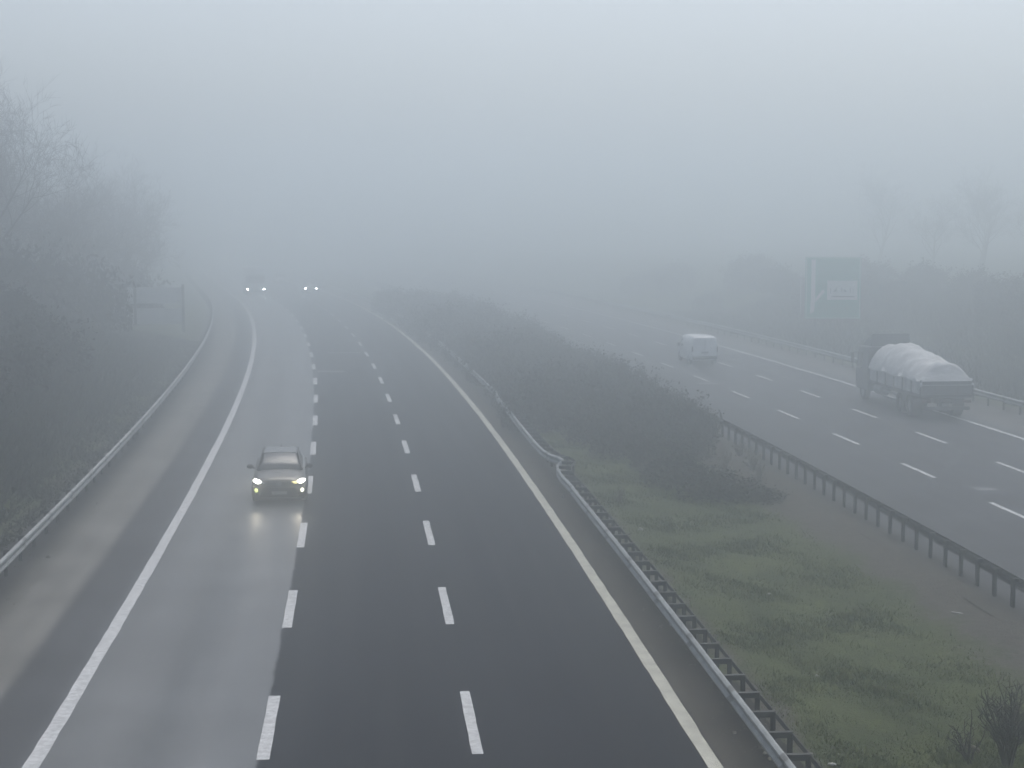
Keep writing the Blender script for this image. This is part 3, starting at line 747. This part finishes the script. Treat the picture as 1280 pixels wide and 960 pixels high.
def far_lorry():
    y0 = 212; root = empty('oncoming_truck', (-32.3, y0, .022), heading(M, y0)); tag(root, 'distant truck seen as two wide set headlights in the pale lane', 'truck')
    mb = MB(); mb.loft([[(-1.22, 0.06, .45), (1.22, 0.06, .45), (1.22, 2.1, .45), (-1.22, 2.1, .45)], [(-1.24, 0, 1.4), (1.24, 0, 1.4), (1.24, 2.1, 1.4), (-1.24, 2.1, 1.4)], [(-1.18, .22, 2.7), (1.18, .22, 2.7), (1.18, 2.1, 2.8), (-1.18, 2.1, 2.8)]]); mb.build('cab', MT['far_paint'], root, bevel=.06)
    mb = MB(); mb.loft([[(-1.05, -.0, 1.55), (1.05, -.0, 1.55), (1.05, .03, 1.55), (-1.05, .03, 1.55)], [(-1.0, .16, 2.45), (1.0, .16, 2.45), (1.0, .2, 2.45), (-1.0, .2, 2.45)]]); mb.build('windscreen', MT['dark_glass'], root)
    mb = MB(); mb.box((0, 6.0, 2.2), (2.5, 7.4, 2.5)); mb.build('cargo_box', MT['sign_back'], root, bevel=.03)
    mb = MB(); mb.box((0, 5.5, .75), (.9, 9, .3)); mb.build('chassis', MT['truck_frame'], root)
    for s in (-1, 1):
        for wy in (1.2, 7.6): wheel(root, s * 1.05, wy, .5, .32)
        mb = MB(); mb.disc((s * 1.03, -.01, .78), .14, .11, .05); mb.build('headlight', MT['lamp_far'], root)
    mb = MB(); mb.box((0, -.02, .52), (2.4, .16, .3)); mb.build('front_bumper', MT['truck_frame'], root, bevel=.02)
far_lorry()

# ------------------------------------------------------------------ white van, driving away (its rear faces -Y)
def van():
    y0 = 109; rz = heading(N, y0)
    root = empty('white_van', (12.55, y0, .022), rz); tag(root, 'small white panel van driving away on the right carriageway', 'van')
    st = [(0.0, .80, .40, 1.72), (.10, .86, .30, 1.80), (.6, .90, .26, 1.84), (2.2, .90, .26, 1.85), (2.75, .90, .26, 1.82), (3.05, .90, .26, 1.62), (3.55, .89, .26, 1.12), (4.1, .86, .28, .98), (4.35, .74, .36, .78)]
    rings = []
    for y, hw, zb, zt in st:
        hb = [(0, zb), (hw * .92, zb), (hw, zb + .12), (hw, min(1.0, zt * .62)), (hw * .985, zb + (zt - zb) * .72), (hw * .90, zt - .10), (hw * .80, zt - .01)]
        rings.append([(a, y, z) for a, z in hb] + [(0, y, zt + .02)] + [(-a, y, z) for a, z in hb[:0:-1]])
    mb = MB(); mb.loft(rings); mb.build('body', MT['van_white'], root, smooth=True, bevel=.02)
    for s in (-1, 1):
        mb = MB(); mb.add([(s * .40, -.014, 1.12), (s * .75 , -.0, 1.12), (s * .69, .045, 1.60), (s * .38, .035, 1.60)][::1], [(0, 1, 2, 3)])
        mb.add([(s * .07, -.016, 1.12), (s * .38, -.014, 1.12), (s * .36, .035, 1.60), (s * .07, .03, 1.60)], [(0, 1, 2, 3)]); mb.build('rear_window', MT['van_white'], root)
        mb = MB(); mb.box((s * .82, .03, 1.02), (.10, .06, .34)); mb.build('tail_light', MT['tail_red'], root, bevel=.01)
        mb = MB(); mb.add([(s * .905, 2.35, 1.08), (s * .905, 3.35, 1.06), (s * .86, 2.98, 1.52), (s * .86, 2.4, 1.58)], [(0, 1, 2, 3)]); mb.build('side_window', MT['dark_glass'], root)
        mb = MB(); mb.box((s * 1.0, 3.2, 1.12), (.18, .1, .24)); mb.build('side_mirror', MT['black_plastic'], root, bevel=.02)
        for wy in (.85, 3.55): wheel(root, s * .80, wy, .31, .2)
        mb = MB(); mb.box((s * .35, -.03, .60), (.03, .03, .03)); mb.build('door_hinge', MT['black_plastic'], root)
    mb = MB(); mb.box((0, -.03, .46), (1.62, .14, .2)); mb.build('rear_bumper', MT['black_plastic'], root, bevel=.03)
    mb = MB(); mb.box((0, -.03, .80), (.5, .02, .11)); mb.build('number_plate', MT['plate'], root)
    mb = MB(); mb.box((0, -.008, 1.1), (.016, .02, 1.2)); mb.build('door_seam', MT['black_plastic'], root)
    mb = MB(); mb.add([(-.74, 3.16, 1.56), (.74, 3.16, 1.56), (.80, 3.58, 1.14), (-.80, 3.58, 1.14)], [(0, 1, 2, 3)]); mb.build('windscreen', MT['dark_glass'], root)
van()

# ------------------------------------------------------------------ loaded truck, driving away
def truck():
    y0 = 78.6; rz = heading(N, y0) * 1.0
    root = empty('open_bed_truck', (20.45, y0, .022), rz); tag(root, 'loaded open bed truck with a dark cab driving away at the road edge', 'truck')
    # chassis
    mb = MB()
    for s in (-1, 1): mb.box((s * .42, 5.0, .86), (.10, 9.4, .24))
    for k in range(6): mb.box((0, .4 + k * 1.7, .86), (.8, .1, .16))
    mb.build('chassis', MT['truck_frame'], root)
    mb = MB(); mb.box((0, 3.85, 1.10), (2.46, 7.7, .14)); mb.build('bed_floor', MT['truck_frame'], root, bevel=.01)
    # boards and stakes
    for s in (-1, 1):
        for k in range(6):
            mb = MB(); ya = .06 + k * 1.275; mb.box((s * 1.235, ya + .63, 1.50), (.035, 1.20, .62))
            for z in (1.27, 1.42, 1.57, 1.72): mb.box((s * 1.257, ya + .63, z), (.014, 1.14, .035))
            mb.build('side_board', MT['truck_side'], root, bevel=.004)
            mb = MB(); mb.box((s * 1.262, ya - .005, 1.48), (.06, .075, .76)); mb.build('stake', MT['truck_frame'], root)
    mb = MB(); mb.box((0, .0, 1.50), (2.40, .04, .62))
    for x in (-1.1, -.55, 0, .55, 1.1): mb.box((x, -.03, 1.5), (.06, .03, .62))
    mb.build('tailgate', MT['tailgate'], root, bevel=.004)
    mb = MB(); mb.box((0, 7.78, 1.9), (2.46, .06, 1.5)); mb.build('headboard', MT['truck_frame'], root)
    # cab
    mb = MB(); mb.loft([[(-1.22, 8.0, .55), (1.22, 8.0, .55), (1.22, 10.05, .55), (-1.22, 10.05, .55)], [(-1.25, 8.0, 1.5), (1.25, 8.0, 1.5), (1.25, 10.1, 1.5), (-1.25, 10.1, 1.5)], [(-1.18, 8.05, 2.85), (1.18, 8.05, 2.85), (1.18, 9.85, 2.78), (-1.18, 9.85, 2.78)]])
    mb.build('cab', MT['truck_dark'], root, bevel=.07)
    mb = MB(); mb.loft([[(-1.05, 8.15, 2.86), (1.05, 8.15, 2.86), (1.05, 9.7, 2.84), (-1.05, 9.7, 2.84)], [(-.98, 8.15, 3.52), (.98, 8.15, 3.52), (.95, 8.45, 3.48), (-.95, 8.45, 3.48)]]); mb.build('wind_deflector', MT['truck_dark'], root, bevel=.04)
    for s in (-1, 1):
        mb = MB(); mb.add([(s * 1.262, 8.95, 1.65), (s * 1.262, 9.9, 1.65), (s * 1.215, 9.75, 2.45), (s * 1.215, 8.95, 2.5)], [(0, 1, 2, 3)]); mb.build('side_window', MT['dark_glass'], root)
        mb = MB(); mb.box((s * 1.46, 9.95, 2.15), (.12, .14, .55)); mb.tube([(s * 1.2, 9.9, 2.45), (s * 1.46, 9.95, 2.42)], .02, 5); mb.build('side_mirror', MT['black_plastic'], root, bevel=.02)
        mb = MB(); mb.cyl((s * .98, 6.55, .78), .27, 1.1, 'y', 18) if s < 0 else mb.box((s * .98, 6.55, .78), (.5, .9, .5)); mb.build('fuel_tank' if s < 0 else 'battery_box', MT['galv'] if s < 0 else MT['truck_frame'], root, bevel=.01)
        mb = MB()
        for z in (.55, .82): mb.box((s * 1.16, 4.85, z), (.03, 2.0, .09))
        mb.build('side_guard', MT['galv'], root)
        for wy in (1.6, 2.95, 9.1):
            wheel(root, s * 1.02, wy, .50, .30 if wy > 5 else .52)
        mb = MB(); mb.box((s * .92, .92, .62), (.6, .015, .55)); mb.build('mud_flap', MT['black_plastic'], root)
        mb = MB(); mb.box((s * .98, -.02, .86), (.42, .06, .14)); mb.build('tail_light', MT['tail_red'], root, bevel=.01)
        for k, (a, b) in enumerate(((.95, 2.25), (2.30, 3.6))):
            mb = MB(); cc = (a + b) / 2; n = 9; rg = []
            for t in [math.pi * (.12 + .76 * i / (n - 1)) for i in range(n)]:
                yy, zz = cc + .60 * math.cos(t), .50 + .56 * math.sin(t) * .93
                rg.append([(s * .74, yy, zz), (s * 1.26, yy, zz), (s * 1.26, yy, zz + .02), (s * .74, yy, zz + .02)])
            mb.loft(rg); mb.build('mudguard', MT['truck_frame'], root)
    mb = MB(); mb.box((0, .12, .52), (2.3, .10, .16)); mb.build('underrun_bar', MT['truck_frame'], root, bevel=.01)
    mb = MB(); mb.box((0, -.035, .70), (.52, .02, .12)); mb.build('number_plate', MT['plate'], root)
    mb = MB(); mb.cyl((.0, 5.0, .8), .25, .7, 'y', 14); mb.build('air_tank', MT['truck_frame'], root)
    # tarpaulin over the heaped load
    nx, ny = 37, 90; V = []
    rr = np.random.default_rng(5); ph = rr.random((6, 3)) * 6
    W = 1.30
    for j in range(ny + 1):
        t = j / ny; yy = -.10 + 7.8 * t
        # crest height along the bed: low at the back, one saddle, tall at the front
        crest = .30 + .40 * sst(t / .10) + .42 * sst((t - .28) / .25) - .10 * math.sin(t * 15) * (t > .1)
        for i in range(nx + 1):
            s = i / nx * 2 - 1
            if abs(s) > .84:      # hanging hem over the boards
                q = (abs(s) - .84) / .16; x = math.copysign(W + .015 * math.sin(yy * 5) + .02 * q, s); z = 1.86 - q * (.10 + .05 * math.sin(yy * 2.1 + (2 if s > 0 else 0)))
            else:
                c = s / .84; x = W * c
                z = 1.86 + crest * (1 - abs(c) ** 2.6) ** .85 + (1 - abs(c) ** 4) * (.12 * abs(math.sin(yy * 1.1 + c * 1.6 + .6)) + .03 * math.sin(yy * 4.3 + c * 5) + .02 * math.sin(yy * 9 - c * 9)) - .10 * max(0, math.cos((yy - .4) * math.pi / 1.275)) ** 6 * abs(c) ** 2
            if t < .02: z = min(z, 1.86) - .22
            elif t < .05: z = min(z, 1.90 + .2 * (1 - abs(s)))
            V.append((x, yy, z))
    F = [(j * (nx + 1) + i, j * (nx + 1) + i + 1, (j + 1) * (nx + 1) + i + 1, (j + 1) * (nx + 1) + i) for j in range(ny) for i in range(nx)]
    mb = MB(); mb.add(V, F); o = mb.build('tarpaulin', MT['tarp'], None, smooth=True)
    so = o.modifiers.new('solid', 'SOLIDIFY'); so.thickness = .015
    o.location = root.location; o.rotation_euler = root.rotation_euler
    tag(o, 'off white tarpaulin lumped over the load of the truck', 'tarpaulin')
truck()

# ------------------------------------------------------------------ signs
def exit_sign():
    y0 = 132.; root = empty('exit_sign', (25.2, y0, ground_h(25.2, y0)), R(-2)); root.scale = (1.21, 1, 1); tag(root, 'green roadside exit sign with white arrow and inset white panel behind the truck', 'sign')
    z0 = 9.3 - (398 - 277) / 2100 * y0 - root.location.z; W, H = 3.6, 4.85
    mb = MB(); mb.box((0, 0, z0 + H / 2), (W, .06, H)); mb.build('sign_board', MT['sign_green'], root, bevel=.02)
    mb = MB()
    for a, b, c, d in ((-W / 2 + .05, z0 + .05, W / 2 - .05, z0 + .09), (W / 2 - .1, z0 + .05, W / 2 - .06, z0 + H - .05), (-W / 2 + .06, z0 + .05, -W / 2 + .1, z0 + H - .05), (-W / 2 + .05, z0 + H - .09, W / 2 - .05, z0 + H - .05)):
        mb.box(((a + c) / 2, -.035, (b + d) / 2), (c - a, .006, d - b))
    mb.build('border', MT['sign_white'], root)
    ax = -W / 2 + .55
    def prism(pts): mb.add([(x, -.032, z0 + z) for x, z in pts] + [(x, -.042, z0 + z) for x, z in pts], [(3, 2, 1, 0), (4, 5, 6, 7), (0, 1, 5, 4), (1, 2, 6, 5), (2, 3, 7, 6), (3, 0, 4, 7)])
    mb = MB(); mb.box((ax - .03, -.036, z0 + 3.0), (.27, .008, 3.3)); prism([(ax - .22, .38), (ax + .06, .62), (ax + .09, 1.345), (ax - .19, 1.345)])
    prism([(ax + .12, 1.28), (ax + .72, 2.12), (ax + .60, 2.32), (ax + .12, 1.62)])
    mb.build('arrow', MT['sign_white'], root)
    px0, pz0, pw, ph = -.38, z0 + 1.50, 1.95, 1.5
    mb = MB(); mb.box((px0 + pw / 2, -.036, pz0 + ph / 2), (pw, .012, ph)); mb.build('inset_panel', MT['sign_white'], root)
    mb = MB(); f = -.045       # the hardly legible marks on the panel
    def bar(x, z, w, h): mb.box((px0 + x, f, pz0 + z), (w, .006, h))
    bar(pw / 2 + .05, .25, 1.45, .09); bar(.30, .22, .02, .16); bar(.22, .7, .03, .45); bar(.62, .75, .03, .4); bar(.95, .75, .04, .42); bar(1.5, .72, .04, .42); bar(1.68, .72, .03, .4)
    for x in (.38, 1.1):
        mb.add([(px0 + x, f, pz0 + .62), (px0 + x + .2, f, pz0 + .62), (px0 + x + (.2 if x < 1 else 0), f, pz0 + .86)], [(0, 1, 2)])
    mb.build('panel_marks', MT['sign_mark'], root)
    for x in (-1.1, 1.1):
        mb = MB(); mb.box((x, .09, (z0 + H - .3 - .3) / 2), (.14, .1, z0 + H + .0)); mb.build('post', MT['steel_post'], root)
    # thin blank marker beside it
    m2 = MB(); m2.box((-W / 2 - .28, .02, z0 + 2.1), (.05, .05, 3.4)); m2.build('side_bar', MT['sign_back'], root)
    for z in (z0 + .8, z0 + 3.2):
        m3 = MB(); m3.box((-W / 2 - .1, .06, z), (.42, .05, .06)); m3.build('bracket', MT['steel_post'], root)
exit_sign()
def back_sign():
    y0 = 140.; x0 = (195 - 640) / 2100 * y0; g = ground_h(x0, y0)
    root = empty('direction_sign', (x0, y0, g), R(6)); tag(root, 'back of a large two panel road sign fading beside the left bank', 'sign')
    for zz in (9.3 - (404 - 277) / 2100 * y0 - g, 9.3 - (378 - 277) / 2100 * y0 - g):
        mb = MB(); mb.box((-.1, 0, zz + .62), (4.5, .05, 1.35))
        for s in (.3, .98): mb.box((-.1, -.04, zz + s), (4.4, .04, .05))
        mb.build('panel', MT['sign_back'], root, bevel=.02)
    for x in (-1.7, 2.25):
        mb = MB(); mb.box((x, -.12, 1.7 - g * .5), (.22, .2, 4.4)); mb.build('post', MT['steel_post'], root)
back_sign()

# ------------------------------------------------------------------ small debris
def scrap(name, x, y, s, label, cat, m, seed, flat=.35):
    rr = random.Random(seed); bm = bmesh.new(); bmesh.ops.create_icosphere(bm, subdivisions=2, radius=1)
    for v in bm.verts:
        k = 1 + rr.uniform(-.22, .22); v.co = Vector((v.co.x * k * s[0], v.co.y * k * s[1], v.co.z * k * s[2]))
    me = bpy.data.meshes.new(name); bm.to_mesh(me); bm.free(); me.materials.append(m)
    o = bpy.data.objects.new(name, me); COL.objects.link(o); o.location = (x, y, ground_h(x, y) + s[2] * .6); o.rotation_euler = (0, 0, rr.uniform(0, 3)); tag(o, label, cat)
def px(u, v, z=0.):
    th = R(5.52); a = (v - 480) / 2100; t = (9.3 - z) / (math.sin(th) + a * math.cos(th)); return (u - 640) / 2100 * t, t * (math.cos(th) - a * math.sin(th))
for i, (u, v, s, lab, cat, m) in enumerate([
    (962, 739, (.09, .06, .04), 'crumpled white litter in the middle of the grassy median', 'litter', 'litter'),
    (801, 662, (.08, .06, .07), 'white scrap on the far grass near the kinked guardrail', 'litter', 'litter'),
    (862, 667, (.05, .05, .03), 'tiny pale scrap right of the far white scrap', 'litter', 'litter'),
    (1021, 841, (.04, .04, .03), 'tiny pale scrap in the lower middle of the grass', 'litter', 'litter'),
    (1196, 763, (.16, .04, .02), 'thin pale stick lying on the bare earth below the dark guardrail', 'stick', 'litter'),
    (957, 944, (.10, .05, .04), 'pale broken stone under the near end of the pale guardrail', 'stone', 'stone'),
    (962, 950, (.06, .04, .03), 'smaller pale stone touching the broken stone under the guardrail', 'stone', 'stone'),
    (839, 782, (.05, .04, .03), 'small white pebble on the dark dirt beside the pale guardrail', 'stone', 'litter'),
    (918, 917, (.06, .04, .03), 'grey pebble on the dirt near the lower end of the cream line', 'stone', 'stone'),
    (1040, 954, (.07, .04, .03), 'flat pale scrap on the grass edge at the bottom of the photo', 'litter', 'litter'),
    (1212, 931, (.20, .08, .08), 'long pale stone half hidden in grass beside the corner shrub', 'stone', 'stone'),
    (703, 622, (.04, .04, .08), 'tiny white object standing on the dirt by the kinked guardrail', 'litter', 'litter')]):
    x, y = px(u, v); scrap('litter' if cat == 'litter' else cat, x, y, s, lab, cat, MT[m], 40 + i)
# clods and gravel in the dirt strip under the near rail
def gravel():
    mb = MB(); rr = random.Random(3)
    for i in range(2600):
        y = rr.uniform(24, 70); u = rr.choice([rr.gauss(5.2, .28), rr.uniform(4.5, 5.9), -rr.uniform(10.3, 12)])
        p = off_pt(M, u, y); s = rr.uniform(.008, .032) * (1 + 1.6 * (rr.random() < .06))
        mb.add([(p.x + s * a, p.y + s * b, .02 + s * c) for a, b, c in ((1, .1, 0), (-.2, 1, 0), (-.8, -.4, 0), (.2, -.9, .1), (.1, .1, .8))], [(0, 1, 4), (1, 2, 4), (2, 3, 4), (3, 0, 4)])
    tag(mb.build('gravel', MT['dirt_ground']), 'dark crumbled dirt and gravel along the guardrails', 'gravel', kind='stuff')
gravel()

# ------------------------------------------------------------------ haze
mb = MB(); mb.box((0, 500, 10.35), (1400, 1250, 24.2))     # bottom -1.75, top 22.45
hz = mb.build('haze', None or MT['sign_white'])
hz.data.materials.clear()
hm = bpy.data.materials.new('fog_air'); hm.use_nodes = True; ht = hm.node_tree; ht.nodes.clear()
pv = ht.nodes.new('ShaderNodeVolumePrincipled'); pv.inputs['Density'].default_value = HAZE_DENSITY; pv.inputs['Color'].default_value = HAZE_COLOR; pv.inputs['Anisotropy'].default_value = 0.88
ho = ht.nodes.new('ShaderNodeOutputMaterial'); ht.links.new(pv.outputs[0], ho.inputs['Volume'])
hz.data.materials.append(hm); hz['kind'] = 'stuff'; hz['label'] = 'dense winter fog over the whole motorway'
